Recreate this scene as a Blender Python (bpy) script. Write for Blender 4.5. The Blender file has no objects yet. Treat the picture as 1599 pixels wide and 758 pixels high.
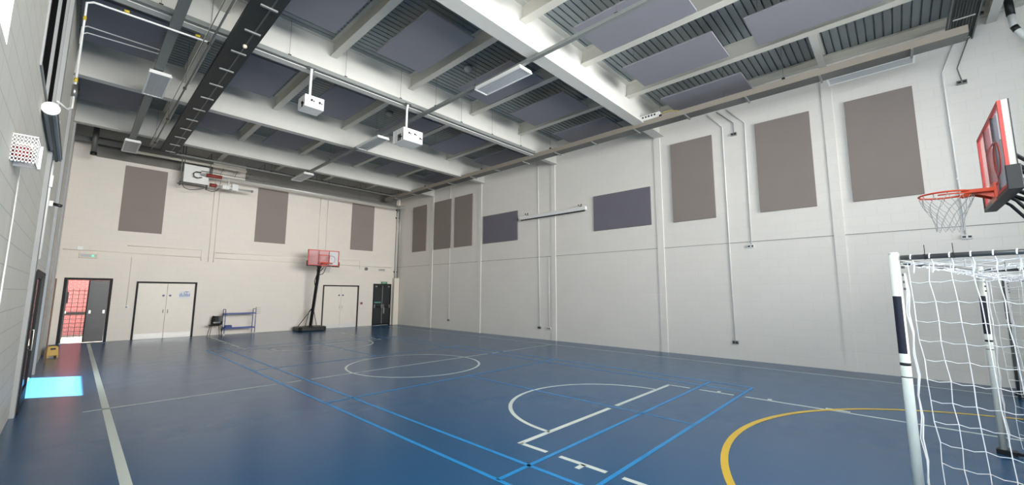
import bpy, bmesh, math, random
from mathutils import Vector, Matrix
random.seed(7)
SC = bpy.context.scene
COL = SC.collection
PI = math.pi

# ------------------------------------------------------------------ camera
WR, YE, YB, XL = 12.55, 20.76, -5.2, -0.47       # right wall, end wall, back wall, left wall
CAM_H = 1.785
cd = bpy.data.cameras.new('camera'); cam = bpy.data.objects.new('camera', cd); COL.objects.link(cam)
yaw, pitch, roll = map(math.radians, (-46.729, 7.009, 0.235))
F = Vector((math.sin(-yaw)*math.cos(pitch), math.cos(-yaw)*math.cos(pitch), math.sin(pitch)))
R = Vector((math.cos(-yaw), -math.sin(-yaw), 0)); U = R.cross(F)
R, U = R*math.cos(roll)+U*math.sin(roll), -R*math.sin(roll)+U*math.cos(roll)
m = Matrix((R, U, -F)).transposed().to_4x4(); m.translation = Vector((0, 0, CAM_H))
cam.matrix_world = m
cd.sensor_fit = 'HORIZONTAL'; cd.sensor_width = 36.0; cd.lens = 638.365/1599*36.0
cd.clip_start = 0.02; cd.clip_end = 500
SC.camera = cam

# ------------------------------------------------------------------ light
vs = SC.view_settings
vs.view_transform = 'Standard'; vs.look = 'None'; vs.gamma = 1.0; vs.use_curve_mapping = False
vs.exposure = 0.70
world = bpy.data.worlds.new('world'); SC.world = world; world.use_nodes = True
bg = world.node_tree.nodes['Background']; bg.inputs[0].default_value = (0.80, 0.90, 1.0, 1); bg.inputs[1].default_value = 2.0
sl = bpy.data.lights.new('sun', 'SUN'); sl.energy = 48; sl.angle = math.radians(1.2); sl.color = (1, .95, .86)
sun = bpy.data.objects.new('sun', sl); COL.objects.link(sun)
sun.rotation_euler = Vector((1, -.6, -2.1)).to_track_quat('-Z', 'Y').to_euler()

def area(name, loc, direction, sx, sy, power, color=(1, 1, 1)):
    l = bpy.data.lights.new(name, 'AREA'); l.shape = 'RECTANGLE'; l.size = sx; l.size_y = sy; l.energy = power; l.color = color
    o = bpy.data.objects.new(name, l); COL.objects.link(o); o.location = loc
    o.rotation_euler = Vector(direction).to_track_quat('-Z', 'Y').to_euler()
    return o
# daylight through the high windows of the side wall and of the wall behind the camera
area('daylight_side_window', (XL-.25, .0, 4.9), (1, 0, -.30), 2.6, 8.4, 430, (.97, .985, 1))
bwl = area('daylight_back_window', (5.6, YB-.25, 4.5), (0, 1, 0.0), 10.4, 3.4, 660, (1, .985, .965))
bwl.data.spread = math.radians(75)

# ------------------------------------------------------------------ materials
def lin(c):
    return tuple(((v/255)/12.92 if v/255 <= .04045 else ((v/255+.055)/1.055)**2.4) for v in c)
def mat(name, rgb, rough=.6, metal=0.0, var=0.04, scale=6.0, bump=0.0, bscale=60.0, spec=.5, **kw):
    M = bpy.data.materials.new(name); M.use_nodes = True; n = M.node_tree.nodes; l = M.node_tree.links
    b = n['Principled BSDF']; c = lin(rgb)
    b.inputs['Roughness'].default_value = rough; b.inputs['Metallic'].default_value = metal
    b.inputs['Specular IOR Level'].default_value = spec
    tc = n.new('ShaderNodeTexCoord')
    nz = n.new('ShaderNodeTexNoise'); nz.inputs['Scale'].default_value = scale; nz.inputs['Detail'].default_value = 3
    l.new(tc.outputs['Object'], nz.inputs['Vector'])
    mx = n.new('ShaderNodeMix'); mx.data_type = 'RGBA'
    mx.inputs['A'].default_value = (*[v*(1-var) for v in c], 1); mx.inputs['B'].default_value = (*[min(1, v*(1+var)) for v in c], 1)
    l.new(nz.outputs['Fac'], mx.inputs['Factor']); l.new(mx.outputs['Result'], b.inputs['Base Color'])
    if bump:
        n2 = n.new('ShaderNodeTexNoise'); n2.inputs['Scale'].default_value = bscale; l.new(tc.outputs['Object'], n2.inputs['Vector'])
        bp = n.new('ShaderNodeBump'); bp.inputs['Strength'].default_value = bump; bp.inputs['Distance'].default_value = .01
        l.new(n2.outputs['Fac'], bp.inputs['Height']); l.new(bp.outputs['Normal'], b.inputs['Normal'])
    for k, v in kw.items(): b.inputs[k].default_value = v
    return M
def block_mat(name, rgb, axis, mortar=.93, bw=.45, bh=.225, rough=.55, strength=.25, mcol=None):
    """painted blockwork: axis 'x' = wall running along x (uses x,z), 'y' = wall running along y (uses y,z)"""
    M = bpy.data.materials.new(name); M.use_nodes = True; n = M.node_tree.nodes; l = M.node_tree.links
    b = n['Principled BSDF']; c = lin(rgb); b.inputs['Roughness'].default_value = rough
    tc = n.new('ShaderNodeTexCoord'); sp = n.new('ShaderNodeSeparateXYZ'); cb = n.new('ShaderNodeCombineXYZ')
    l.new(tc.outputs['Object'], sp.inputs[0]); l.new(sp.outputs['X' if axis == 'x' else 'Y'], cb.inputs['X']); l.new(sp.outputs['Z'], cb.inputs['Y'])
    br = n.new('ShaderNodeTexBrick'); br.inputs['Scale'].default_value = 1.0
    br.inputs['Brick Width'].default_value = bw; br.inputs['Row Height'].default_value = bh
    br.inputs['Mortar Size'].default_value = .006 if mcol is None else .012; br.inputs['Mortar Smooth'].default_value = .6; br.inputs['Bias'].default_value = 0
    br.inputs['Color1'].default_value = (*c, 1); br.inputs['Color2'].default_value = (*[v*.98 for v in c], 1)
    br.inputs['Mortar'].default_value = (*([v*mortar for v in c] if mcol is None else lin(mcol)), 1)
    l.new(cb.outputs[0], br.inputs['Vector']); 
    nz = n.new('ShaderNodeTexNoise'); nz.inputs['Scale'].default_value = .6; nz.inputs['Detail'].default_value = 4; l.new(tc.outputs['Object'], nz.inputs['Vector'])
    mx = n.new('ShaderNodeMix'); mx.data_type = 'RGBA'; mx.blend_type = 'MULTIPLY'; mx.inputs['Factor'].default_value = 1
    rp = n.new('ShaderNodeMapRange'); rp.inputs['To Min'].default_value = .95; rp.inputs['To Max'].default_value = 1.03; l.new(nz.outputs['Fac'], rp.inputs['Value'])
    l.new(br.outputs['Color'], mx.inputs['A']); l.new(rp.outputs[0], mx.inputs['B']); l.new(mx.outputs['Result'], b.inputs['Base Color'])
    n2 = n.new('ShaderNodeTexNoise'); n2.inputs['Scale'].default_value = 45; l.new(tc.outputs['Object'], n2.inputs['Vector'])
    ad = n.new('ShaderNodeMath'); ad.operation = 'MULTIPLY_ADD'; ad.inputs[1].default_value = -1.0
    l.new(br.outputs['Fac'], ad.inputs[0])
    s2 = n.new('ShaderNodeMath'); s2.operation = 'MULTIPLY'; s2.inputs[1].default_value = .3; l.new(n2.outputs['Fac'], s2.inputs[0]); l.new(s2.outputs[0], ad.inputs[2])
    bp = n.new('ShaderNodeBump'); bp.inputs['Strength'].default_value = strength; bp.inputs['Distance'].default_value = .006
    l.new(ad.outputs[0], bp.inputs['Height']); l.new(bp.outputs['Normal'], b.inputs['Normal'])
    return M
M = {}
M['wall_y'] = block_mat('painted_block_side', (232, 228, 220), 'y')
M['wall_left'] = block_mat('painted_block_left', (240, 236, 224), 'y', mortar=.74, strength=.4)
M['wall_x'] = block_mat('painted_block_end', (226, 219, 208), 'x')
M['brick'] = block_mat('red_brick', (150, 78, 82), 'x', bw=.225, bh=.075, mcol=(160, 118, 118), strength=.5)
M['white_steel'] = mat('white_painted_steel', (200, 200, 194), .65)
M['cream_steel'] = mat('cream_painted_steel', (203, 201, 191), .55)
M['deck'] = mat('galvanised_deck', (142, 150, 152), .5, .3, .06)
M['galv'] = mat('galvanised_steel', (132, 136, 133), .6, .3, .08, 20)
M['tray_side'] = mat('beige_grey_steel', (150, 142, 130), .5)
M['galv_dark'] = mat('dull_galvanised_steel', (104, 106, 104), .5, .4, .1, 14)
M['dark_tray'] = mat('dark_perforated_tray', (46, 50, 50), .6, .2, .1, 14)
M['raft'] = mat('grey_acoustic_fabric', (130, 130, 137), .95, 0, .05, 3, .3, 400)
M['taupe'] = mat('taupe_acoustic_fabric', (142, 132, 126), .95, 0, .05, 2, .3, 400)
M['slate'] = mat('slate_acoustic_fabric', (112, 109, 117), .95, 0, .05, 2, .3, 400)
M['white'] = mat('white_powder_coat', (232, 232, 228), .4)
M['white_plastic'] = mat('white_plastic', (225, 226, 222), .35)
M['cream_plastic'] = mat('cream_plastic', (214, 205, 184), .4)
M['lens'] = mat('prismatic_diffuser', (176, 180, 182), .3, 0, .1, 60, .4, 120)
M['black'] = mat('black_plastic', (22, 23, 25), .45)
M['black_metal'] = mat('black_metal', (26, 27, 29), .4, .4)
M['black_frame'] = mat('black_door_frame', (24, 26, 28), .6, spec=.3)
M['door_dark'] = mat('charcoal_door', (34, 38, 40), .38)
M['door_white'] = mat('white_door_laminate', (228, 221, 208), .45)
M['steel'] = mat('brushed_stainless', (176, 176, 172), .3, .85, .05, 40)
M['tube'] = mat('aluminised_tube', (205, 205, 202), .4, .35)
M['kick'] = mat('pale_kick_plate', (222, 220, 214), .35, .1)
M['chrome'] = mat('chrome', (215, 215, 215), .12, 1)
M['blue'] = mat('blue_powder_coat', (42, 66, 140), .4)
M['blue_bin'] = mat('dark_blue_plastic', (28, 42, 112), .5)
M['red'] = mat('red_paint', (205, 62, 52), .4)
M['orange'] = mat('orange_rim', (214, 74, 36), .38)
M['brick_red'] = mat('dull_red_sleeve', (140, 58, 46), .5)
M['yellow'] = mat('yellow_tape', (205, 178, 50), .5)
M['ochre'] = mat('ochre_plastic', (205, 165, 78), .45)
M['brown'] = mat('brown_metal', (98, 70, 48), .5)
M['net'] = mat('white_net_cord', (232, 232, 230), .8)
M['net_grey'] = mat('grey_net_cord', (170, 170, 170), .8)
M['goal_white'] = mat('white_goal_aluminium', (222, 228, 218), .35)
M['goal_grey'] = mat('grey_goal_tube', (92, 94, 94), .4, .6)
M['navy'] = mat('navy_sticker', (22, 26, 44), .5, 0, .5, 60)
M['green'] = mat('exit_green', (26, 130, 84), .4)
M['mint'] = mat('pale_green_bar', (96, 160, 150), .4)
M['casing'] = mat('white_boxing', (222, 216, 202), .5)
M['concrete'] = mat('pale_concrete', (126, 120, 110), .85, 0, .08, 2, .3, 30)
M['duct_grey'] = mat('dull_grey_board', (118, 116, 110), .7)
M['paper'] = mat('paper', (224, 224, 226), .8)
M['sign_blue'] = mat('sign_blue', (40, 62, 110), .4)
M['notice_blue'] = mat('notice_blue_ink', (126, 150, 196), .7)
M['dark_glass'] = mat('dark_glass', (16, 14, 18), .12, 0, .0)
M['blind'] = mat('black_blind_fabric', (18, 15, 18), .95, spec=.05)
M['bronze'] = mat('grey_render', (160, 162, 160), .6)
def em(name, rgb, s):
    m_ = bpy.data.materials.new(name); m_.use_nodes = True; b = m_.node_tree.nodes['Principled BSDF']
    b.inputs['Base Color'].default_value = (*lin(rgb), 1); b.inputs['Emission Color'].default_value = (*lin(rgb), 1); b.inputs['Emission Strength'].default_value = s
    return m_
M['led'] = em('green_led', (60, 240, 130), 3.0)
def glass(name, rgb, alpha, rough=.08):
    g = mat(name, rgb, rough, 0, 0); g.node_tree.nodes['Principled BSDF'].inputs['Alpha'].default_value = alpha
    return g
M['board'] = glass('clear_acrylic', (228, 232, 242), .30)
M['red_clear'] = glass('red_tinted_acrylic', (244, 120, 116), .20)
M['glass'] = glass('window_glass', (200, 215, 215), .12)

def floor_mat():
    Mt = bpy.data.materials.new('blue_sports_floor'); Mt.use_nodes = True; n = Mt.node_tree.nodes; l = Mt.node_tree.links
    b = n['Principled BSDF']
    tc = n.new('ShaderNodeTexCoord'); nz = n.new('ShaderNodeTexNoise'); nz.inputs['Scale'].default_value = .35; nz.inputs['Detail'].default_value = 5
    l.new(tc.outputs['Object'], nz.inputs['Vector'])
    mx = n.new('ShaderNodeMix'); mx.data_type = 'RGBA'; mx.inputs['A'].default_value = (*lin((28, 78, 115)), 1); mx.inputs['B'].default_value = (*lin((32, 87, 131)), 1)
    l.new(nz.outputs['Fac'], mx.inputs['Factor']); l.new(mx.outputs['Result'], b.inputs['Base Color'])
    n2 = n.new('ShaderNodeTexNoise'); n2.inputs['Scale'].default_value = 3; n2.inputs['Detail'].default_value = 6; l.new(tc.outputs['Object'], n2.inputs['Vector'])
    mr = n.new('ShaderNodeMapRange'); mr.inputs['To Min'].default_value = .20; mr.inputs['To Max'].default_value = .29; l.new(n2.outputs['Fac'], mr.inputs['Value']); l.new(mr.outputs[0], b.inputs['Roughness'])
    n3 = n.new('ShaderNodeTexNoise'); n3.inputs['Scale'].default_value = 220; l.new(tc.outputs['Object'], n3.inputs['Vector'])
    bp = n.new('ShaderNodeBump'); bp.inputs['Strength'].default_value = .05; bp.inputs['Distance'].default_value = .002
    l.new(n3.outputs['Fac'], bp.inputs['Height']); l.new(bp.outputs['Normal'], b.inputs['Normal'])
    b.inputs['Specular IOR Level'].default_value = .42
    return Mt
M['floor'] = floor_mat()
M['line_white'] = mat('white_line_paint', (206, 216, 208), .38)
M['line_blue'] = mat('light_blue_line_paint', (24, 138, 202), .38)
M['line_yellow'] = mat('yellow_line_paint', (222, 184, 44), .38)

# ------------------------------------------------------------------ mesh helper
class MB:
    def __init__(s): s.bm = bmesh.new()
    def _f(s, vs_, fs):
        v = [s.bm.verts.new(p) for p in vs_]
        for f in fs:
            try: s.bm.faces.new([v[i] for i in f])
            except ValueError: pass
    def box(s, x0, x1, y0, y1, z0, z1, rot=None, piv=None):
        P = [Vector((x, y, z)) for z in (z0, z1) for y in (y0, y1) for x in (x0, x1)]
        if rot is not None:
            c = Vector(piv) if piv else Vector(((x0+x1)/2, (y0+y1)/2, (z0+z1)/2)); P = [rot @ (p-c)+c for p in P]
        s._f(P, [(0, 2, 3, 1), (4, 5, 7, 6), (0, 1, 5, 4), (2, 6, 7, 3), (0, 4, 6, 2), (1, 3, 7, 5)]); return s
    def prism(s, pts, axis, a, b):
        """extrude a 2D polygon along axis between a and b; pts are the other two coordinates in xyz order"""
        def mk(p, t):
            return {'x': (t, p[0], p[1]), 'y': (p[0], t, p[1]), 'z': (p[0], p[1], t)}[axis]
        n = len(pts); V = [mk(p, a) for p in pts]+[mk(p, b) for p in pts]
        s._f(V, [tuple(range(n))[::-1], tuple(range(n, 2*n))]+[(i, (i+1) % n, n+(i+1) % n, n+i) for i in range(n)]); return s
    def tube(s, pts, r, n=10, closed=False, r2=None):
        P = [Vector(p) for p in pts]; k = len(P); rings = []
        up = Vector((0, 0, 1)); prev = None
        for i in range(k):
            if closed: d = (P[(i+1) % k]-P[i-1])
            elif i == 0: d = P[1]-P[0]
            elif i == k-1: d = P[-1]-P[-2]
            else: d = (P[i+1]-P[i]).normalized()+(P[i]-P[i-1]).normalized()
            d.normalize()
            if prev is None:
                a = d.cross(up)
                if a.length < 1e-3: a = d.cross(Vector((1, 0, 0)))
            else: a = prev-d*prev.dot(d)
            a.normalize(); prev = a; b = d.cross(a)
            rr = r if r2 is None else r+(r2-r)*i/(k-1)
            rings.append([s.bm.verts.new(P[i]+(a*math.cos(t)+b*math.sin(t))*rr) for t in [2*PI*j/n for j in range(n)]])
        for i in range(k if closed else k-1):
            A, B = rings[i], rings[(i+1) % k]
            for j in range(n):
                f = s.bm.faces.new([A[j], A[(j+1) % n], B[(j+1) % n], B[j]]); f.smooth = n > 5
        if not closed:
            s.bm.faces.new(rings[0][::-1]); s.bm.faces.new(rings[-1])
        return s
    def quad(s, pts): s._f(pts, [tuple(range(len(pts)))]); return s
    def ring(s, cx, cy, r, w, z, a0=0, a1=2*PI, n=96, h=.0):
        V = []
        for i in range(n+1):
            t = a0+(a1-a0)*i/n
            for rr in (r-w/2, r+w/2): V.append((cx+rr*math.cos(t), cy+rr*math.sin(t), z))
        s._f(V, [(2*i, 2*i+1, 2*i+3, 2*i+2) for i in range(n)]); return s
    def sphere(s, c, r, sx=1, sy=1, sz=1, n=16):
        mt = Matrix.Translation(c) @ Matrix.Diagonal((r*sx, r*sy, r*sz, 1))
        res = bmesh.ops.create_uvsphere(s.bm, u_segments=n, v_segments=n//2, radius=1, matrix=mt)
        for v in res['verts']:
            for f in v.link_faces: f.smooth = True
        return s
    def build(s, name, material, parent=None, bevel=0, bseg=2):
        bmesh.ops.recalc_face_normals(s.bm, faces=s.bm.faces)
        me = bpy.data.meshes.new(name); s.bm.to_mesh(me); s.bm.free(); me.materials.append(material)
        o = bpy.data.objects.new(name, me); COL.objects.link(o)
        if parent is not None: o.parent = parent
        if bevel:
            bv = o.modifiers.new('bevel', 'BEVEL'); bv.width = bevel; bv.segments = bseg; bv.limit_method = 'ANGLE'
        return o
def thing(name, label, cat, loc=(0, 0, 0), rz=0, group=None):
    o = bpy.data.objects.new(name, None); COL.objects.link(o); o.location = loc; o.rotation_euler = (0, 0, rz)
    o['label'] = label; o['category'] = cat
    if group: o['group'] = group
    o.empty_display_size = .1
    return o
def tag(o, label, cat, group=None):
    o['label'] = label; o['category'] = cat
    if group: o['group'] = group
    return o
def struct(o): o['kind'] = 'structure'; return o
def plab(o, label): o['label'] = label; return o
def dup(root, loc=None, rz=None, label=None, group=None):
    def cp(o, par):
        c = o.copy(); COL.objects.link(c)
        if par is not None: c.parent = par
        for ch in list(o.children): cp(ch, c)
        return c
    r = cp(root, None)
    if loc is not None: r.location = loc
    if rz is not None: r.rotation_euler = (0, 0, rz)
    if label: r['label'] = label
    if group: r['group'] = group
    return r
def rotz(a): return Matrix.Rotation(a, 3, 'Z')
def rotx(a): return Matrix.Rotation(a, 3, 'X')

ZD = 7.75        # underside of roof deck
# ================================================================== STRUCTURE
# ---- floor
fl = struct(MB().box(XL, WR, YB, YE, -.12, 0).build('floor', M['floor']))
zl = .0015
w = MB()
def rect(b, x0, x1, y0, y1): b.quad([(x0, y0, zl), (x1, y0, zl), (x1, y1, zl), (x0, y1, zl)])
CX, CY = 5.994, 8.957
BX0, BX1, BY0, BY1 = 2.947, 9.047, 2.192, 15.592        # badminton court
gx = [BX0, BX0+.46, CX-.0, BX1-.46, BX1]
def hline(b, x0, x1, y, wd, gaps=(), g=.10):
    cur = x0
    for q in sorted(gaps):
        if x0 < q < x1: rect(b, cur, q-g, y-wd/2, y+wd/2); cur = q+g
    rect(b, cur, x1, y-wd/2, y+wd/2)
def vline(b, x, y0, y1, wd, gaps=(), g=.10):
    cur = y0
    for q in sorted(gaps):
        if y0 < q < y1: rect(b, x-wd/2, x+wd/2, cur, q-g); cur = q+g
    rect(b, x-wd/2, x+wd/2, cur, y1)
vline(w, .495, -2.4, 20.3, .085)
vline(w, 11.55, -2.4, 20.3, .05)
hline(w, .25, 11.55, CY, .05, [BX0, BX0+.46, BX1-.46, BX1])
hline(w, .495, 11.55, 20.3, .05); hline(w, .495, 11.55, -2.4, .05)
w.ring(CX, CY, 1.60, .055, zl)
for (yf, yb_, sg) in ((3.44, -2.4, 1), (14.50, 20.3, -1)):
    hline(w, CX-2.20, CX+2.20, yf, .07, [CX])
    for sx in (-1, 1):
        x = CX+sx*2.175
        vline(w, x, min(yf, yb_), max(yf, yb_), .06, [BY0, BY0+.76, BY1, BY1-.76], .09)
        for dy in (.89, 1.69, 2.60, 3.45):
            y = yf-sg*dy; ln = .3 if dy == 2.60 else .06
            rect(w, min(x, x+sx*.13), max(x, x+sx*.13), y-ln/2, y+ln/2)
    w.ring(CX, yf, 1.62, .06, zl, 0 if sg > 0 else PI, PI if sg > 0 else 2*PI, 64)
plab(w.build('court_marking', M['line_white'], fl), 'white basketball court lines')
b = MB(); zl = .0022
for x in (BX0, BX0+.46, BX1-.46, BX1): vline(b, x, BY0, BY1, .048)
for y in (BY0, BY0+.76, BY0+4.72, BY1, BY1-.76, BY1-4.72): hline(b, BX0, BX1, y, .048)
vline(b, CX, BY0, BY0+4.72, .034); vline(b, CX, BY1-4.72, BY1, .034)
plab(b.build('court_marking', M['line_blue'], fl), 'light blue badminton court lines')
y_ = MB().ring(6.0, -1.96, 3.63, .075, .0028, math.radians(-7), math.radians(187), 96)
plab(y_.build('court_marking', M['line_yellow'], fl), 'yellow goal area arc')

# ---- right wall with pilasters
struct(MB().box(WR, WR+.3, YB-.3, YE+.3, -.12, 8.0).build('wall_right', M['wall_y']))
PY = [.94, 5.36, 9.60, 13.84, 17.55, -3.35]
for i, y in enumerate(PY):
    struct(MB().box(WR-.022, WR, y-.105, y+.105, 0, ZD-.35).build('trim_%d' % (i+1), M['wall_y']))
# movement joint / recessed course at 3.2 m
struct(MB().box(WR-.012, WR, YB, YE, 3.19, 3.203).build('trim_7', M['galv']))
# ---- end wall with openings
DO = [(-.27, .93, 2.24), (1.57, 3.40, 2.15), (8.42, 10.28, 2.13), (11.09, 12.17, 2.24)]
e = MB(); cur = XL-.3
for (a, c_, h) in DO:
    e.box(cur, a, YE, YE+.3, -.12, 8.0); e.box(a, c_, YE, YE+.3, h, 8.0); cur = c_
    if a > 0: e.box(a, c_, YE+.13, YE+.3, -.12, h)  # added backing behind the shut doors, stops outside light leaking through the gaps
e.box(cur, WR+.3, YE, YE+.3, -.12, 8.0)
struct(e.build('wall_end', M['wall_x']))
# ---- left wall: high window y -4.4..4.7 z 3.45..6.4, second dark window, doorway y 10.75..13.35
LW = MB(); T = .3
def lwall(y0, y1, z0, z1): LW.box(XL-T, XL, y0, y1, z0, z1)
lwall(YB-.3, -4.4, -.12, 8.0)
lwall(-4.4, 4.3, -.12, 3.45); lwall(-4.4, 4.3, 6.4, 8.0)
lwall(4.3, 6.4, -.12, 8.0)
lwall(6.4, 9.0, -.12, 4.15); lwall(6.4, 9.0, 6.5, 8.0)
lwall(9.0, 10.75, -.12, 8.0)
lwall(10.75, 13.35, 2.15, 8.0)
lwall(13.35, YE+.3, -.12, 8.0)
struct(LW.build('wall_left', M['wall_left']))
# ---- back wall with a wide high window
BW = MB()
BW.box(XL-.3, .4, YB-.3, YB, -.12, 8); BW.box(10.8, WR+.3, YB-.3, YB, -.12, 8)
BW.box(.4, 10.8, YB-.3, YB, -.12, 2.8); BW.box(.4, 10.8, YB-.3, YB, 6.2, 8)
struct(BW.build('wall_back', M['wall_x']))
# windows
def window_y(name, y0, y1, z0, z1, n, glassm, framem, off=-.2):
    f = MB(); x0, x1 = XL+off, XL+off+.07
    f.box(x0, x1, y0, y1, z0, z0+.05); f.box(x0, x1, y0, y1, z1-.05, z1)
    for i in range(n+1):
        y = y0+(y1-y0-.06)*i/n; f.box(x0, x1, y, y+.06, z0+.05, z1-.05)
    r = struct(f.build(name, framem))
    MB().box(XL+off+.03, XL+off+.04, y0+.02, y1-.02, z0+.03, z1-.03).build('window_pane', glassm, r)
    return r
window_y('window_1', -4.4, 4.3, 3.45, 6.4, 6, M['glass'], M['white'])
window_y('window_2', 6.4, 9.0, 4.15, 6.5, 2, M['blind'], M['bronze'], -.055)
f = MB(); 
for i in range(7):
    x = .4+(10.4-.06)*i/6; f.box(x, x+.06, YB-.2, YB-.13, 2.85, 6.15)
f.box(.4, 10.8, YB-.2, YB-.13, 2.8, 2.85); f.box(.4, 10.8, YB-.2, YB-.13, 6.15, 6.2)
r = struct(f.build('window_3', M['white'])); MB().box(.42, 10.78, YB-.17, YB-.16, 2.83, 6.17).build('window_pane', M['glass'], r)
# ---- ceiling: profiled deck, ribs run along x
ck = MB(); pts = []
y = YB-.1; p = .15
while y < YE+.1:
    pts += [(y, ZD), (y+.118, ZD), (y+.122, ZD+.055), (y+.146, ZD+.055)]; y += p
top = [(pts[-1][0], ZD+.12), (pts[0][0], ZD+.12)]
V = []
for (yy, zz) in pts: V += [(XL-.3, yy, zz), (WR+.3, yy, zz)]
n0 = len(pts); ck._f(V, [(2*i, 2*i+1, 2*i+3, 2*i+2) for i in range(n0-1)])
ck.box(XL-.3, WR+.3, YB-.3, YE+.3, ZD+.06, ZD+.25)
struct(ck.build('ceiling', M['deck']))

# ================================================================== ROOF STEEL
def ibeam_x(x0, x1, yc, zb, zt, fw, tf=.02, tw=.02):
    b_ = MB(); b_.box(x0, x1, yc-fw/2, yc+fw/2, zb, zb+tf); b_.box(x0, x1, yc-fw/2, yc+fw/2, zt-tf, zt); b_.box(x0, x1, yc-tw/2, yc+tw/2, zb+tf, zt-tf)
    return b_
BEAMS = [(5.27, .32, 'nearest white steel roof beam, broad, above the long row of light fittings'),
         (9.45, .18, 'second white roof beam from the camera, behind the two hanging projector cages'),
         (13.60, .22, 'third white roof beam from the camera, beyond the projector cages'),
         (17.50, .22, 'farthest white roof beam, nearest the end wall doors')]
for (yb, fw, lb) in BEAMS:
    tag(ibeam_x(XL+.005, WR-.005, yb, 6.80, ZD-.001, fw, .022, .04).build('roof_beam', M['white_steel']), lb, 'beam', 'white roof beams')
tag(ibeam_x(10.44, 12.30, .94, 7.40, ZD-.001, .14).build('roof_beam', M['white_steel']), 'short white roof beam stub between the last purlin and the right wall', 'beam')
tag(ibeam_x(10.44, WR-.005, -1.84, 7.40, ZD-.001, .15).build('roof_beam', M['white_steel']), 'short pale roof beam at the top right corner beside the dark cable ladder', 'beam')
def ibeam_y(y0, y1, xc, zb, zt, fw, tf=.012, tw=.012):
    b_ = MB(); b_.box(xc-fw/2, xc+fw/2, y0, y1, zb, zb+tf); b_.box(xc-fw/2, xc+fw/2, y0, y1, zt-tf, zt); b_.box(xc-tw/2, xc+tw/2, y0, y1, zb+tf, zt-tf)
    return b_
PX = [1.55, 3.74, 5.87, 8.10, 10.36]
bays = [(YB+.01, 5.24, 'nearest'), (5.30, 9.41, 'second'), (9.47, 13.57, 'third'), (13.63, 17.47, 'fourth'), (17.53, YE-.01, 'farthest')]
ordx = ['leftmost', 'second from the left', 'middle', 'second from the right', 'rightmost']
for bi, (y0, y1, nm) in enumerate(bays):
    for xi, x in enumerate(PX):
        tag(ibeam_y(y0, y1, x, 7.36, ZD-.002, .20 if bi < 1 else .17).build('roof_purlin', M['cream_steel']),
            'cream roof purlin, %s of five in the %s bay' % (ordx[xi], nm), 'beam', 'cream roof purlins')
tag(ibeam_y(YB+.01, 5.24, 12.46, 7.56, ZD-.002, .14).build('roof_purlin', M['cream_steel']), 'cream edge purlin along the top of the right wall, nearest bay', 'beam', 'cream roof purlins')
# end wall: dull board band below the deck, dark duct lines
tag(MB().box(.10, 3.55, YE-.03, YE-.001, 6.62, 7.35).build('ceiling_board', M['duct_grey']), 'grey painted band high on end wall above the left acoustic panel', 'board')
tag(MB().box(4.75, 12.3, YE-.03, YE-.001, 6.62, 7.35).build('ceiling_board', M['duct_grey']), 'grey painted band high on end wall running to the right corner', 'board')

# acoustic rafts hung under the deck
def raft():
    t = thing('ceiling_raft', '', 'ceiling panel')
    MB().box(-.6, .6, -1.02, 1.02, 0, .04).build('panel', M['raft'], t, .004)
    for sx in (-.45, .45):
        for sy in (-.8, .8):
            MB().tube([(sx, sy, .04), (sx, sy, ZD-7.2-.003)], .0025, 5).build('wire', M['galv_dark'], t)
    return t
r0 = raft(); first = True
xs = [(.20, 'left-wall'), (2.68, 'second'), (4.80, 'third'), (7.15, 'fourth'), (9.22, 'fifth'), (11.40, 'right-wall')]
ys = [(.80, 'row nearest the camera'), (3.43, 'second row from the camera'), (7.22, 'row between the first and second roof beams'), (11.45, 'row between the second and third roof beams'), (15.45, 'row between the third and fourth roof beams')]
for (y, yl) in ys:
    for (x, xl) in xs:
        if (y < 4 and x < 3) or (y < 1 and x > 11): continue
        lb = 'grey acoustic ceiling raft, %s bay, %s' % (xl, yl)
        if first: o = r0; first = False; o['label'] = lb; o['group'] = 'grey acoustic ceiling rafts'; o.location = (x, y, 7.2)
        else: dup(r0, (x, y, 7.2), None, lb, 'grey acoustic ceiling rafts')

# round dome fittings on the deck
for (x, y, lb) in ((6.63, 7.87, 'round glass dome on roof deck left of the nearest ceiling light'), (6.66, 11.92, 'round glass dome on roof deck above the lower projector cage')):
    t = thing('dome_light', lb, 'light', (x, y, ZD), 0, 'round domes on the deck')
    MB().tube([(0, 0, 0), (0, 0, -.04)], .12, 20).build('base', M['galv'], t)
    MB().sphere((0, 0, -.05), .11, 1, 1, .8).build('dome', M['lens'], t)

# ---------------- trunking, trays
def channel_y(x, y0, y1, z, wd, h, name, m_, parent=None):
    b_ = MB(); t_ = .006
    b_.box(x-wd/2, x+wd/2, y0, y1, z, z+t_); b_.box(x-wd/2, x-wd/2+t_, y0, y1, z+t_, z+h); b_.box(x+wd/2-t_, x+wd/2, y0, y1, z+t_, z+h)
    return b_.build(name, m_, parent)
def wires(t, pts, ztop=ZD-.002):
    for (x, y, z) in pts:
        MB().tube([(x, y, z), (x, y, ztop)], .004, 5).build('hanging_wire', M['galv_dark'], t)
        MB().box(x-.03, x+.03, y-.03, y+.03, z-.015, z+.03).build('clamp', M['black_metal'], t)
t = thing('lighting_trunking', 'long grey trunking down the middle of the hall carrying the light fittings', 'trunking')
channel_y(6.22, -4.6, 18.9, 6.69, .09, .07, 'channel', M['galv'], t)
wires(t, [(6.22, y, 6.76) for y in (-2.5, .9, 3.3, 7.1, 8.7, 11.9, 15.4, 18.2)])
t = thing('lighting_trunking', 'grey trunking along the left side carrying two light fittings', 'trunking')
channel_y(.84, 6.5, 19.4, 6.69, .16, .06, 'channel', M['galv'], t)
wires(t, [(.84, y, 6.75) for y in (7.5, 10.6, 14.6, 19.0)])
t = thing('cross_trunking', 'grey cross trunking in front of the second roof beam holding the projector cages', 'trunking')
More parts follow.
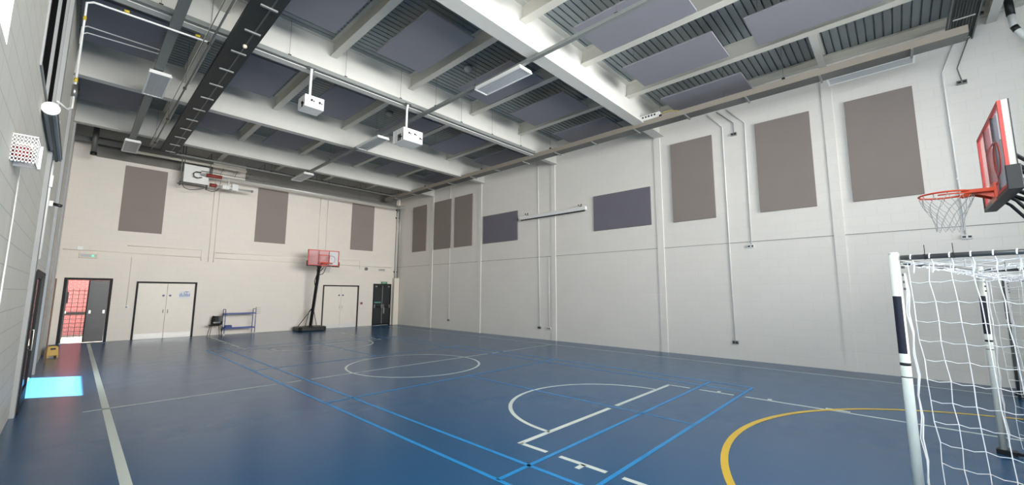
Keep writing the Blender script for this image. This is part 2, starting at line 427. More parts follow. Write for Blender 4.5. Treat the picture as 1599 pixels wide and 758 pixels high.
b_ = MB(); b_.box(-.2, 11.05, 9.25, 9.34, 6.815, 6.821); b_.box(-.2, 11.05, 9.25, 9.256, 6.821, 6.91); b_.box(-.2, 11.05, 9.334, 9.34, 6.821, 6.91)
b_.build('channel', M['galv'], t)
wires(t, [(x, 9.295, 6.91) for x in (.6, 2.75, 4.0, 5.5, 7.6, 8.9, 10.3)])
t = thing('cross_trunking', 'thin grey cross trunking near the far beam above the end wall', 'trunking')
MB().box(1.7, 11.05, 18.75, 18.81, 6.72, 6.78).build('channel', M['galv_dark'], t)
wires(t, [(x, 18.78, 6.78) for x in (2.2, 5.2, 7.6, 10.2)])

# big dark tray on the left
t = thing('cable_tray', 'wide dark perforated cable tray running the hall length at left', 'cable tray')
b_ = MB(); y0, y1, xc, z = -3.0, 18.1, 1.79, 6.56
b_.box(xc-.22, xc+.22, y0, y1, z, z+.008); b_.box(xc-.22, xc-.205, y0, y1, z+.008, z+.09); b_.box(xc+.205, xc+.22, y0, y1, z+.008, z+.09)
b_.build('tray', M['dark_tray'], t)
MB().box(xc+.05, xc+.075, y0, y1, z-.006, z-.0005).build('rib', M['galv_dark'], t)
for i in range(15):
    y = 4.5+i*.95
    MB().box(xc-.10, xc+.16, y, y+.04, z-.035, z-.007).build('bracket', M['galv'], t)
MB().sphere((xc+.05, 8.9, z-.03), .04).build('sensor', M['cream_plastic'], t)
# conduit beside the tray
t = thing('conduit', 'thin dark conduit hung on wires left of the wide dark tray', 'conduit')
b_ = MB(); b_.tube([(1.36, 3, 6.50), (1.36, 18.2, 6.62)], .018, 8); b_.tube([(1.27, 3, 6.56), (1.27, 18.2, 6.66)], .009, 6); b_.build('pipe', M['galv_dark'], t)
wires(t, [(1.36, y, 6.54+.06*(y/18)) for y in (7.1, 9.4, 12.0, 14.6, 17.3)])

# wall-side cable tray on the right
t = thing('cable_tray', 'grey cable tray hung beside the right wall along the whole hall', 'cable tray')
xa, xb = 11.10, 11.46; z = 6.70
b_ = MB(); b_.box(xa, xb, -1.35, 19.9, z, z+.008); b_.box(xb-.012, xb, -1.35, 19.9, z+.008, z+.11); b_.build('tray', M['galv_dark'], t)
plab(MB().box(xa-.014, xa-.001, -1.35, 19.9, z, z+.15).build('side_rail', M['tray_side'], t), 'pale side rail facing the hall')
for i in range(14):
    y = -.6+i*1.5
    MB().box(xa-.02, xb+.03, y, y+.04, z-.035, z-.002).build('bracket', M['galv'], t)
wires(t, [(xa+.0, y, z+.16) for y in (1.6, 4.6, 8.6, 12.2, 16.2)])
wires(t, [(xb, y, z+.16) for y in (3.0, 6.2, 10.3, 14.5)])
# cross cable ladder near top right
t = thing('cable_ladder', 'dark ridged cable ladder crossing to the right wall at the top right', 'cable tray')
b_ = MB()
b_.box(8.2, 12.5, -1.56, -1.535, 7.15, 7.27); b_.box(8.2, 12.5, -1.165, -1.14, 7.15, 7.27); b_.box(8.2, 12.5, -1.535, -1.165, 7.20, 7.21)
b_.build('tray', M['galv_dark'], t)
for i in range(9): MB().box(8.2, 12.5, -1.52+i*.042, -1.505+i*.042, 7.175, 7.199).build('cable', M['dark_tray'], t)
for x in (9.3, 10.3, 11.35, 12.3): MB().box(x, x+.05, -1.50, -1.20, 7.14, 7.172).build('bracket', M['chrome'], t)
MB().sphere((11.9, -1.33, 7.14), .07, 1.3, .7, .6).build('sensor', M['cream_plastic'], t)
wires(t, [(9.0, -1.60, 7.22), (11.6, -1.60, 7.22)])
# white flexible pipe
t = thing('flexible_pipe', 'white and black lagged pipe hanging at the top right corner', 'pipe')
P_ = [(12.2, -2.04, ZD-.005), (12.2, -2.05, 7.28), (12.2, -2.07, 7.02), (12.2, -2.16, 6.80), (12.25, -2.35, 6.6)]
MB().tube(P_[1:], .05, 14).build('lagging', M['white'], t)
MB().tube([P_[0], P_[1]], .062, 14).build('collar', M['black'], t)
MB().tube([(12.2, -2.066, 7.04), (12.2, -2.10, 6.94)], .056, 14).build('band', M['black'], t)
MB().tube([(12.25, -2.35, 6.6), (12.4, -2.8, 6.3)], .045, 12).build('pipe', M['white'], t)

# ---------------- light fittings
def light_fitting():
    t = thing('ceiling_light', '', 'light')
    MB().box(-.19, .19, -.72, .72, .03, .085).build('housing', M['white'], t, .006)
    fr = MB(); fr.box(-.20, -.165, -.74, .74, 0, .035); fr.box(.165, .20, -.74, .74, 0, .035); fr.box(-.165, .165, -.74, -.70, 0, .035); fr.box(-.165, .165, .70, .74, 0, .035)
    fr.build('frame', M['white_plastic'], t, .004)
    d = MB(); d.box(-.165, .165, -.70, .70, .012, .025)
    for k in range(4): d.box(-.125+k*.075, -.105+k*.075, -.70, .70, .004, .012)
    d.build('diffuser', M['lens'], t)
    return t
lf = light_fitting(); lf.location = (6.32, 6.28, 6.60); lf['label'] = 'white louvred ceiling light nearest the camera in the middle row'; lf['group'] = 'long ceiling light fittings'
for (x, y, z, lb) in ((6.25, 12.2, 6.60, 'middle ceiling light just beyond the lower projector cage'),
                      (6.20, 18.1, 6.60, 'farthest ceiling light of the middle row, near the end wall'),
                      (.88, 12.35, 6.58, 'ceiling light at left, nearer of the two beside the dark tray'),
                      (.86, 18.4, 6.58, 'ceiling light at left in front of the end wall'),
                      (11.72, .10, 6.72, 'ceiling light under the cable tray high on the right wall')):
    dup(lf, (x, y, z), None, lb, 'long ceiling light fittings')

# ---------------- projector cages
def cage(label, loc, wd, dp, h, drop):
    t = thing('projector_cage', label, 'projector', loc, 0, 'white projector cages')
    th = .012
    MB().box(-wd/2, wd/2, 0, th, 0, h).build('front_plate', M['white'], t)
    MB().box(-wd/2, wd/2, dp-th, dp, 0, h).build('back_plate', M['white'], t)
    MB().box(-wd/2, wd/2, th, dp-th, 0, th).build('base_plate', M['white'], t)
    MB().box(-wd/2, wd/2, th, dp-th, h-th, h).build('top_plate', M['white'], t)
    s_ = MB()
    for k in range(7):
        a = th+(dp-2*th-.03)*k/6; s_.box(-wd/2, -wd/2+th, a, a+.03, th, h-th) if k not in (2, 3) else s_.box(-wd/2, -wd/2+th, a, a+.03, h*.6, h-th)
    s_.build('side_grille', M['white'], t)
    MB().box(wd/2-th, wd/2, th, dp-th, th, h-th).build('side_plate', M['white'], t)
    MB().box(-wd/2+.05, wd/2-.06, .05, dp-.05, .04, h*.7).build('projector_body', M['duct_grey'], t, .01)
    MB().tube([(-wd/2+.05, dp*.4, h*.4), (-wd/2-.01, dp*.4, h*.4)], .035, 14).build('lens', M['black'], t)
    for (cx_, cz) in ((-.26, .64), (.04, .66), (.33, .45)) if wd > .5 else ((-.2, .62), (.22, .58)):
        MB().tube([(cx_*wd, -.004, cz*h), (cx_*wd+.035, -.004, cz*h)], .026, 12).build('socket_opening', M['black'], t)
        MB().tube([(cx_*wd+.055, -.003, cz*h-.012), (cx_*wd+.075, -.003, cz*h-.012)], .018, 10).build('socket_opening', M['black'], t)
    for kx in (.18, .3): MB().tube([(-wd/2-.002, dp*kx, h*.28), (-wd/2-.006, dp*kx, h*.28)], .022, 12).build('socket_opening', M['black'], t)
    MB().tube([(-wd*.1, dp/2, h), (-wd*.1, dp/2, drop-.12), (-wd*.1-.02, dp/2-.08, drop-.02)], .028, 14).build('pole', M['white'], t)
    MB().box(-wd*.1-.1, -wd*.1+.06, dp/2-.14, dp/2+.02, drop-.02, drop).build('mounting_plate', M['galv'], t)
    return t
cage('white perforated projector cage hanging at left on a long pole', (3.28, 9.14, 5.84), .41, .40, .27, .975)
cage('larger white projector cage hanging near the middle lights, lower one', (5.76, 9.02, 5.72), .58, .52, .34, 1.095)

# white box with yellow cable on the wall tray
t = thing('junction_box', 'white box with a yellow cable lying on the wall cable tray', 'box', (11.20, 4.95, 6.856))
MB().box(-.09, .09, -.32, .32, 0, .16).build('case', M['white'], t, .01)
for k in range(5): MB().box(-.095, -.088, -.2+k*.09, -.15+k*.09, .08, .13).build('vent', M['black'], t)
MB().tube([(0, -.32, .09), (.0, -.45, .13), (.03, -.6, .12), (.05, -.8, .08)], .012, 8).build('cable', M['yellow'], t)

# ================================================================== WALL PANELS
def wpanel(o, label, grp, mt, x0, x1, y0, y1, z0, z1):
    tag(MB().box(x0, x1, y0, y1, z0, z1).build('acoustic_panel', mt, None, .006), label, 'wall panel', grp)
for (x0, x1, lb) in ((.90, 2.12, 'tall taupe acoustic panel on the end wall, left of the heater box'), (5.29, 6.54, 'tall taupe acoustic panel in the middle of the end wall'), (9.69, 10.94, 'tall taupe acoustic panel on the end wall nearest the corner')):
    wpanel(0, lb, 'tall panels on the end wall', M['taupe'], x0, x1, YE-.045, YE-.001, 4.0, 6.47)
for (y0, y1, lb) in ((18.03, 19.32, 'tall taupe acoustic panel on the right wall, closest to the far corner'), (15.95, 17.34, 'tall taupe panel on right wall, left one of the close pair'), (14.35, 15.68, 'tall taupe panel on right wall, right one of the close pair'),
                     (3.68, 4.92, 'tall taupe panel on right wall just right of the wide slate panel'), (1.32, 2.56, 'tall taupe panel on right wall, second from the near basketball board'), (-.58, .62, 'largest looking taupe wall panel, left of the near basketball board')):
    wpanel(0, lb, 'tall panels on the right wall', M['taupe'], WR-.045, WR-.001, y0, y1, 3.97, 6.46)
for (y0, y1, lb) in ((11.47, 13.60, 'wide slate grey panel left of the rolled projection screen'), (5.63, 7.76, 'wide slate grey panel right of the rolled projection screen')):
    wpanel(0, lb, 'wide slate panels on the right wall', M['slate'], WR-.045, WR-.001, y0, y1, 3.98, 5.24)

# rolled projector screen
t = thing('projection_screen', 'long white rolled projection screen mounted on the right wall', 'screen', (WR, 9.64, 4.78))
MB().box(-.17, -.05, -1.62, 1.62, .0, .14).build('casing', M['white'], t, .02)
MB().box(-.14, -.08, -1.55, 1.55, -.035, -.001).build('bottom_bar', M['black'], t)
for y in (-1.35, 1.25):
    MB().box(-.12, -.001, y-.02, y+.02, .14, .19).build('bracket', M['galv'], t)
    for k in (-.06, .06): MB().tube([(-.12, y+k, .19), (-.12, y+k, .24)], .018, 8).build('bolt', M['black_metal'], t)

# sockets and conduits on the right wall
def socket(y, z, label, wd=.15, m_='galv', grp='sockets on the right wall'):
    t = thing('wall_socket', label, 'socket', (WR, y, z), 0, grp)
    MB().box(-.045, -.001, -wd/2, wd/2, -.045, .045).build('back_box', M[m_], t, .004)
    for k in (-1, 1): MB().box(-.05, -.0455, k*wd*.25-.025, k*wd*.25+.025, -.02, .02).build('outlet', M['black'], t)
socket(3.375, .46, 'metal double socket low on right wall below the near conduit')
socket(10.306, .44, 'metal double socket low on right wall in the middle')
socket(9.833, .44, 'white double socket low on right wall next to a metal one', .15, 'white_plastic')
socket(15.986, .46, 'metal socket low on the right wall nearest the far corner', .12)
socket(2.845, 3.07, 'white socket halfway up the right wall at the end of a conduit', .16, 'white_plastic')
socket(3.09, 6.32, 'metal socket high on right wall between two tall panels')
socket(-1.33, 6.27, 'metal socket high on the right wall above the near basketball board')
socket(-1.11, 2.97, 'white socket on right wall seen behind the near basketball net', .16, 'white_plastic')
def conduit(pts, label, r=.013, m_='white_plastic', grp='conduits on the right wall'):
    t = thing('conduit', label, 'conduit', group=grp)
    MB().tube(pts, r, 8).build('pipe', M[m_], t)
    for i in range(len(pts)-1):
        a, c_ = Vector(pts[i]), Vector(pts[i+1]); L = (c_-a).length; n_ = int(L/1.4)
        for k in range(1, n_+1):
            q = a+(c_-a)*(k/(n_+1)); MB().box(q.x-.018, q.x+.018, q.y-.018, q.y+.018, q.z-.018, q.z+.018).build('clip', M[m_], t)
    return t
xw = WR-.016
conduit([(xw, 10.75, 7.5), (xw, 10.37, 7.1), (xw, 10.30, .49)], 'white conduit dropping down the right wall behind the projection screen')
conduit([(xw, 16.5, 7.5), (xw, 16.07, 7.1), (xw, 15.99, .50)], 'white conduit dropping between the close pair of tall panels')
conduit([(xw, 3.80, 7.12), (xw, 3.385, 6.62), (xw, 3.385, .50)], 'white conduit dropping to the low socket left of centre pilaster, near panels', .013, 'white')
conduit([(xw, 3.25, 7.10), (xw, 2.80, 6.58), (xw, 2.83, 3.12)], 'white conduit ending at the socket halfway up the right wall')
conduit([(xw, 3.52, 7.12), (xw, 3.09, 6.66), (xw, 3.09, 6.37)], 'short grey conduit ending at the high socket between tall panels', .010, 'galv')
conduit([(xw, -1.37, 7.4), (xw, -1.065, 6.58), (xw, -1.10, 3.02)], 'white conduit passing behind the near basketball board', .016, 'white')
conduit([(xw, -1.50, 7.2), (xw, -1.29, 6.60), (xw, -1.33, 6.33)], 'short grey conduit ending at the socket above the near basketball board', .010, 'galv')
conduit([(xw, 9.83, 3.17), (xw, 9.83, .49)], 'thin white conduit above the white low socket', .008)
# corner boxing with pipe
t = thing('pipe_boxing', 'white vertical boxing in the far corner with a pipe rising from it', 'boxing', (12.37, YE-.12, 0))
MB().box(-.15, .15, -.12, .119, 0, 2.57).build('boxing', M['casing'], t, .004)
MB().tube([(-.03, 0, 2.571), (-.03, 0, 6.75)], .05, 14).build('pipe', M['white_steel'], t)
MB().tube([(.10, .02, 2.571), (.10, .02, 6.75)], .022, 10).build('pipe', M['galv'], t)
for z in (2.9, 6.0, 6.45): MB().box(-.10, .14, .06, .118, z, z+.06).build('bracket', M['black_metal'], t)
# pipes across end wall
ye = YE-.02
def pipe(pts, label, r, m_='casing', grp='pipes on the end wall'):
    o = tag(MB().tube(pts, r, 8).build('wall_pipe', M[m_]), label, 'pipe', grp); return o
pipe([(-.4, ye, 3.21), (3.46, ye, 3.17)], 'lower thin horizontal pipe on end wall from the left corner to centre', .014)
pipe([(1.2, ye, 3.465), (3.44, ye, 3.47), (3.44, ye, 3.04)], 'upper short horizontal pipe on end wall above the white double door', .014)
pipe([(3.68, ye, 6.5), (3.68, ye, 3.0)], 'vertical pipe drop on end wall, left of a close pair', .012)
pipe([(3.86, ye, 6.5), (3.86, ye, 3.0)], 'vertical pipe drop on end wall, right of a close pair', .012)
pipe([(3.9, ye, 3.40), (10.25, ye, 3.44), (10.25, ye, 3.0)], 'upper horizontal pipe on end wall behind the basketball backboard', .014)
pipe([(3.9, ye, 3.17), (12.1, ye, 3.16)], 'lower horizontal pipe on end wall running to the right corner', .014)
pipe([(8.05, ye, 6.45), (8.05, ye, 3.42)], 'left of two thin vertical pipes above the far backboard', .010)
pipe([(8.42, ye, 6.45), (8.42, ye, 3.42)], 'right of two thin vertical pipes above the far backboard', .010)
pipe([(1.36, ye, 3.02), (1.36, ye, 1.25)], 'thin vertical conduit above the switch between left doors', .007)

# ================================================================== HEATER ON END WALL
t = thing('tube_heater', 'radiant heater with long silver tube, red sleeves and white burner box on end wall', 'heater', (0, 0, 0))
yh = 19.75
MB().tube([(3.02, yh, 6.40), (12.25, yh, 6.40)], .045, 16).build('tube', M['tube'], t)
MB().tube([(3.0, yh-.06, 6.52), (12.2, yh-.06, 6.52)], .012, 8).build('rail', M['galv_dark'], t)
plab(MB().tube([(3.18, yh, 6.40), (3.70, yh, 6.40)], .072, 16).build('sleeve', M['brick_red'], t), 'dull red sleeve')
MB().tube([(3.02, yh, 6.46), (2.86, yh, 6.46), (2.78, yh, 6.38), (2.80, yh, 6.26), (2.92, yh, 6.22), (3.05, yh, 6.27)], .018, 8).build('return_bend', M['black_metal'], t)
MB().tube([(3.45, yh+.0, 6.02), (4.75, yh, 6.02)], .040, 16).build('tube', M['tube'], t)
MB().tube([(3.32, yh, 6.02), (3.55, yh, 6.02)], .075, 16).build('sleeve', M['brick_red'], t)
MB().box(4.06, 4.28, yh-.09, yh+.10, 5.93, 6.20).build('burner_box', M['white_plastic'], t, .01)
MB().box(3.74, 3.98, yh-.06, yh+.06, 5.94, 6.10).build('valve', M['white_plastic'], t, .01)
MB().tube([(3.95, yh, 6.38), (3.95, yh, 6.1)], .025, 10).build('strut', M['white_plastic'], t)
MB().sphere((4.80, yh, 6.02), .055).build('end_cap', M['steel'], t)
for x in (3.3, 5.2, 7.4, 9.6, 11.8): MB().tube([(x, yh, 6.45), (x, yh, 7.3), (x, YE-.03, 7.3)], .010, 6).build('hanger', M['galv_dark'], t)
b_ = MB()
for x in (3.75, 4.25, 4.75): b_.box(x-.12, x+.12, 20.1, 20.12, 6.75, 6.77); b_.tube([(x-.1, 19.8, 6.52), (x+.15, 20.6, 7.0)], .012, 6)
b_.build('bracket', M['galv'], t)
t = thing('heater_control_panel', 'white panel box on black rails beside the radiant heater', 'box', (2.48, 19.9, 5.92))
MB().box(.02, .82, .0, .10, .09, .82).build('panel', M['white_plastic'], t, .01)
MB().box(-.10, .82, -.03, .0-.001, .07, .10).build('rail', M['black_metal'], t)
MB().box(-.15, .80, -.04, .0-.001, -.02, .02).build('rail', M['black_metal'], t)
for x in (-.10, .74): MB().box(x, x+.05, -.045, -.0, -.07, .10).build('clamp', M['black_metal'], t)
MB().tube([(0, -.02, -.02), (.08, -.02, -.14), (.25, -.02, -.19), (.45, -.02, -.14), (.68, -.02, -.06)], .012, 8).build('cable', M['black'], t)
MB().tube([(.72, -.02, -.08), (.95, -.02, -.14), (1.1, -.02, -.08), (1.18, -.05, .06)], .012, 8).build('cable', M['black'], t)
for x in (-.06, .02): MB().tube([(x, .02, .1), (x, .02, ZD-5.93)], .016, 8).build('post', M['galv'], t)
# duct stub on left of end wall
t = thing('down_pipe', 'dark round stub pipe hanging from the ceiling left of end wall', 'pipe', (.02, 19.5, 0))
MB().tube([(0, 0, ZD-.002), (0, 0, 6.42)], .075, 16).build('pipe', M['galv_dark'], t)
MB().tube([(0, 0, 6.46), (0, 0, 6.36)], .085, 16).build('end_collar', M['black_metal'], t)
tag(MB().box(XL+.01, .9, 20.0, 20.2, 6.95, 7.1).build('duct', M['galv_dark']), 'dark horizontal duct above the left acoustic panel at the ceiling', 'duct')
tag(MB().tube([(.9, 20.0, 6.86), (4.6, 20.0, 6.90)], .05, 12).build('ceiling_pipe', M['casing']), 'pale horizontal pipe under the ceiling above the left end-wall panel', 'pipe')

# ================================================================== DOORS
def door_frame(name, x0, x1, h, fw=.06, m_='black_frame'):
    f_ = MB(); y0, y1 = YE-.02, YE+.12
    f_.box(x0, x0+fw, y0, y1, 0, h); f_.box(x1-fw, x1, y0, y1, 0, h); f_.box(x0+fw, x1-fw, y0, y1, h-fw, h)
    return struct(f_.build(name, M[m_]))
yd = YE+.02
# door 1: left leaf open to outside, right leaf shut
d = door_frame('door_1', -.27, .93, 2.24, .075)
lf_ = MB().box(.36, .85, yd, yd+.045, .01, 2.16).build('door_leaf', M['door_dark'], d, .003)
plab(MB().box(.33, .36, yd-.005, yd+.05, .01, 2.16).build('meeting_stile', M['black_frame'], d), 'black meeting edge')
MB().box(.46, .80, yd-.03, yd-.002, 2.05, 2.08).build('door_closer', M['galv_dark'], lf_)
for x in (.41, .76): MB().box(x, x+.05, yd-.03, yd-.001, 1.0, 1.11).build('door_handle', M['steel'], lf_)
ol = MB().box(-.21, -.165, YE+.10, YE+.62, .01, 2.16).build('door_leaf', M['door_dark'], d, .003)
MB().box(-.164, -.13, YE+.45, YE+.56, 1.0, 1.08).build('door_handle', M['steel'], ol)
MB().box(-.164, -.12, YE+.3, YE+.5, 1.35, 1.75).build('door_closer', M['black_metal'], ol)
# white double doors
def white_doors(name, x0, x1, h, notice):
    d = door_frame(name, x0, x1, h)
    xm = (x0+x1)/2
    for sgn, (a, c_) in ((-1, (x0+.062, xm-.004)), (1, (xm+.004, x1-.062))):
        lf_ = MB().box(a, c_, yd, yd+.045, .008, h-.064).build('door_leaf', M['door_white'], d, .002)
        plab(MB().box(a+.02, c_-.02, yd-.004, yd-.0005, .02, .20).build('kick_plate', M['kick'], lf_), 'paler kick plate')
        hx = xm+sgn*.10
        plab(MB().tube([(hx, yd-.001, 1.62), (hx, yd-.006, 1.62)], .04, 18).build('sign_disc', M['sign_blue'], lf_), 'small round blue sign')
        MB().tube([(hx-sgn*.03, yd-.001, 1.08), (hx-sgn*.03, yd-.04, 1.08), (hx-sgn*.03, yd-.04, .96), (hx-sgn*.03, yd-.001, .96)], .008, 6).build('door_handle', M['steel'], lf_)
        MB().tube([(hx-sgn*.02, yd-.001, .80), (hx-sgn*.02, yd-.008, .80)], .022, 12).build('escutcheon', M['white_plastic'], lf_)
        if notice and sgn > 0:
            nt = MB().box(xm+.36, xm+.74, yd-.004, yd-.001, 1.50, 1.80).build('notice', M['paper'], lf_)
            for k, hh in enumerate((.10, .14, .08, .16, .12, .15, .09, .12)):
                MB().box(xm+.39+k*.042, xm+.415+k*.042, yd-.006, yd-.0045, 1.58, 1.58+hh).build('printed_figure', M['notice_blue'], nt)
            MB().box(xm+.55, xm+.66, yd-.006, yd-.0045, 1.75, 1.78).build('printed_heading', M['notice_blue'], nt)
white_doors('door_2', 1.57, 3.40, 2.15, True)
white_doors('door_3', 8.42, 10.28, 2.13, False)
# door 4: dark fire exit
d = door_frame('door_4', 11.09, 12.17, 2.24, .05)
xm = 11.66
for sgn, (a, c_) in ((-1, (11.142, xm-.012)), (1, (xm+.012, 12.118))):
    lf_ = MB().box(a, c_, yd, yd+.045, .01, 2.18).build('door_leaf', M['door_dark'], d, .002)
    MB().box(a+.06, c_-.05, yd-.03, yd-.002, 2.06, 2.10).build('door_closer', M['black_metal'], lf_)
    MB().box((a+c_)/2-sgn*-.12-.05, (a+c_)/2-sgn*-.12+.05, yd-.035, yd-.002, 2.06, 2.13).build('closer_body', M['steel'], lf_)
    if sgn < 0:
        plab(MB().box(a+.05, c_-.06, yd-.006, yd-.001, 1.20, 1.26).build('push_sign', M['mint'], lf_), 'pale green push bar sign')
    MB().tube([(a+.03, yd-.06, .98), (c_-.03, yd-.06, .98)], .012, 8).build('panic_bar', M['black_metal'], lf_)
    for x in (a+.03, c_-.06): MB().box(x, x+.035, yd-.07, yd-.001, .93, 1.12).build('bar_bracket', M['steel'], lf_)
    if sgn > 0: MB().box(a+.03, a+.09, yd-.09, yd-.075, .62, .95, rotx(0)).build('hanging_tag', M['steel'], lf_)
MB().box(xm-.012, xm+.012, yd-.006, yd+.03, .01, 2.18).build('meeting_stile', M['steel'], d)
MB().box(11.14, 12.12, yd-.01, yd-.002, .01, .10).build('kick_plate', M['black_metal'], d)
# exit sign over door 4
t = thing('exit_sign', 'green running man exit sign directly above the dark fire door', 'sign', (11.72, YE-.012, 2.30))
MB().box(-.18, .18, -.02, .011, -.06, .06).build('case', M['green'], t)
g_ = MB(); g_.box(.02, .05, -.024, -.021, -.04, .04); g_.tube([(-.07, -.0225, .035), (-.07, -.0205, .035)], .011, 8); g_.box(-.085, -.055, -.024, -.021, -.01, .022); g_.box(-.1, -.085, -.024, -.021, .0, .012); g_.box(-.05, -.035, -.024, -.021, -.045, -.01); g_.box(-.11, -.085, -.024, -.021, -.04, -.028); g_.box(-.085, -.072, -.024, -.021, -.04, -.01)
g_.box(.09, .15, -.024, -.021, -.006, .006)
g_.build('pictogram', M['white'], t)
def emlight(x, z, wd, label, led):
    t = thing('emergency_light', label, 'emergency light', (x, YE, z))
    MB().box(-wd/2, wd/2, -.07, -.001, -.08, .08).build('case', M['cream_plastic'], t, .008)
    MB().box(-wd/2+.03, wd/2-.03, -.076, -.071, -.05, .05).build('diffuser', M['lens'], t)
    if led: MB().sphere((wd/2-.12, -.082, .0), .022).build('indicator', M['led'], t)
    else:
        for k in range(3): MB().box(-wd/2+.06+k*.1, -wd/2+.11+k*.1, -.079, -.0765, -.03, .03).build('marking', M['duct_grey'], t)
emlight(.23, 3.02, .46, 'emergency light with green indicator above the open left door', True)
emlight(11.53, 3.0, .40, 'unlit emergency light above the dark fire door', False)
t = thing('sounder', 'round grey alarm sounder on the end wall above the white doors', 'alarm', (10.62, YE, 3.02))
MB().tube([(0, -.001, 0), (0, -.07, 0)], .085, 20).build('case', M['duct_grey'], t)
MB().tube([(0, -.0705, 0), (0, -.08, 0)], .05, 16).build('grille', M['galv_dark'], t)
t = thing('call_point', 'small red and grey call point on end wall between right doors', 'call point', (10.45, YE, 1.2))
MB().box(-.055, .055, -.04, -.001, -.055, .055).build('case', M['brick_red'], t, .004)
MB().box(-.03, .03, -.043, -.0405, -.03, .03).build('glass', M['duct_grey'], t)
t = thing('wall_switch', 'small white switch on end wall between open door and white doors', 'switch', (1.36, YE, 1.2))
MB().box(-.075, .075, -.03, -.001, -.05, .05).build('plate', M['white_plastic'], t, .004)
MB().box(-.03, .03, -.036, -.0305, -.025, .025).build('rocker', M['galv'], t)
tag(MB().box(-.07, .07, YE-.03, YE-.001, 3.20, 3.34).build('junction_box', M['white_plastic'], None, .005), 'small white junction box at left corner of the end wall', 'box')

# ---- outside the open doors
struct(MB().box(XL-14, WR+4, YE+.3, YE+9, -.16, -.02).build('ground_1', M['concrete']))
struct(MB().box(XL-14, XL-.3, YB-.3, YE+.3, -.16, -.02).build('ground_2', M['concrete']))
tag(MB().box(-6, 5, YE+4.2, YE+4.5, -.02, 4.2).build('brick_wall', M['brick']), 'pink red brick wall outdoors seen through the open door', 'wall')
t = thing('mesh_fence', 'black wire mesh fence outside the open door in front of brick wall', 'fence', (0, YE+2.4, -.02))
b_ = MB()
for k in range(24): b_.box(-2.2+k*.155, -2.184+k*.155, 0, .012, 0, 1.9)
b_.build('vertical_wires', M['black_metal'], t)
b_ = MB()
for k in range(12): b_.box(-2.2, 1.4, -.013, -.001, .1+k*.155, .116+k*.155)
b_.build('horizontal_wires', M['black_metal'], t)
MB().box(-2.2, 1.4, -.06, -.014, .90, 1.0).build('rail', M['black_frame'], t)

# ---- left doorway
f_ = MB(); f_.box(XL-.16, XL+.02, 10.75, 10.81, 0, 2.15); f_.box(XL-.16, XL+.02, 13.29, 13.35, 0, 2.15); f_.box(XL-.16, XL+.02, 10.81, 13.29, 2.09, 2.15)
d5 = struct(f_.build('door_5', M['black_frame']))
# leaf folded back flat against the wall towards the camera
lf_ = MB(); lf_.box(XL+.025, XL+.07, 9.50, 9.60, .01, 2.08); lf_.box(XL+.025, XL+.07, 10.64, 10.74, .01, 2.08); lf_.box(XL+.025, XL+.07, 9.60, 10.64, .01, .25); lf_.box(XL+.025, XL+.07, 9.60, 10.64, 1.98, 2.08)
o = lf_.build('door_leaf', M['black_frame'], d5)
MB().box(XL+.04, XL+.05, 9.60, 10.64, .25, 1.98).build('glass_pane', M['dark_glass'], o)
MB().tube([(XL+.07, 9.56, .9), (XL+.11, 9.56, .9), (XL+.11, 9.56, 1.2), (XL+.07, 9.56, 1.2)], .01, 6).build('door_handle', M['steel'], o)
# steel columns on the left wall
for i, (y, wd) in enumerate(((9.35, .24), (13.75, .24), (17.6, .24))):
    struct(MB().box(XL+.001, XL+.05, y-wd/2, y+wd/2, 0 if i != 1 else 0, 6.79).build('trim_%d' % (8+i), M['bronze']))
for i in range(3):
    pass

# ================================================================== LEFT WALL FITTINGS
t = thing('gas_pipe', 'white gas pipe with yellow bands crossing below the roof beam at top left', 'pipe')
MB().tube([(XL+.17, 9.60, 5.15), (XL+.17, 9.60, 6.62), (XL+.25, 9.58, 6.66), (1.40, 9.47, 6.64)], .018, 10).build('pipe', M['white'], t)
for (x, y, z, v) in ((.15, 9.55, 6.70, 0), (1.15, 9.49, 6.70, 0)): plab(MB().tube([(x, y, z), (x+.07, y-.004, z)], .024, 10).build('band', M['yellow'], t), 'yellow tape band')
for z in (6.3, 5.2): plab(MB().tube([(XL+.17, 9.60, z), (XL+.17, 9.60, z+.07)], .024, 10).build('band', M['yellow'], t), 'yellow tape band')
MB().tube([(XL+.17, 9.60, 5.15), (XL+.17, 9.60, 4.95)], .035, 10).build('valve', M['steel'], t)
MB().tube([(XL+.17, 9.60, 4.95), (XL+.17, 9.60, 4.75), (XL+.12, 9.5, 4.68), (XL+.03, 9.2, 4.68)], .016, 8).build('pipe', M['white'], t)
t = thing('conduit', 'pair of thin white conduits bending off the left wall under the roof', 'conduit')
MB().tube([(XL+.1, 11.30, 6.6), (XL+.1, 11.30, 6.95), (-.3, 11.30, 7.0), (.86, 11.30, 7.0)], .012, 8).build('pipe', M['white'], t)
MB().tube([(XL+.1, 11.62, 6.6), (XL+.1, 11.62, 6.95), (-.3, 11.60, 7.0), (.86, 11.50, 7.0)], .012, 8).build('pipe', M['white'], t)
t = thing('conduit', 'vertical white conduit on the left wall beside the doorway', 'conduit')
MB().tube([(XL+.03, 10.2, 4.68), (XL+.03, 10.2, 2.3)], .016, 8).build('pipe', M['white'], t)
MB().box(XL+.005, XL+.06, 10.13, 10.27, 3.5, 3.7).build('switch_box', M['white_plastic'], t)
t = thing('security_camera', 'small dark security camera on the left wall below the gas pipe', 'camera', (XL, 11.4, 3.4))
MB().box(.001, .05, -.05, .05, -.05, .05).build('bracket', M['white_plastic'], t)
MB().tube([(.05, 0, 0), (.16, -.04, -.03)], .03, 10).build('body', M['black'], t)
t = thing('caged_unit', 'white slatted guard cage with red unit inside on the left wall', 'guard', (XL, 5.30, 2.86))
b_ = MB(); 
for k in range(8): b_.box(.0+k*.0195, .006+k*.0195, -.02, -.012, 0, .23)
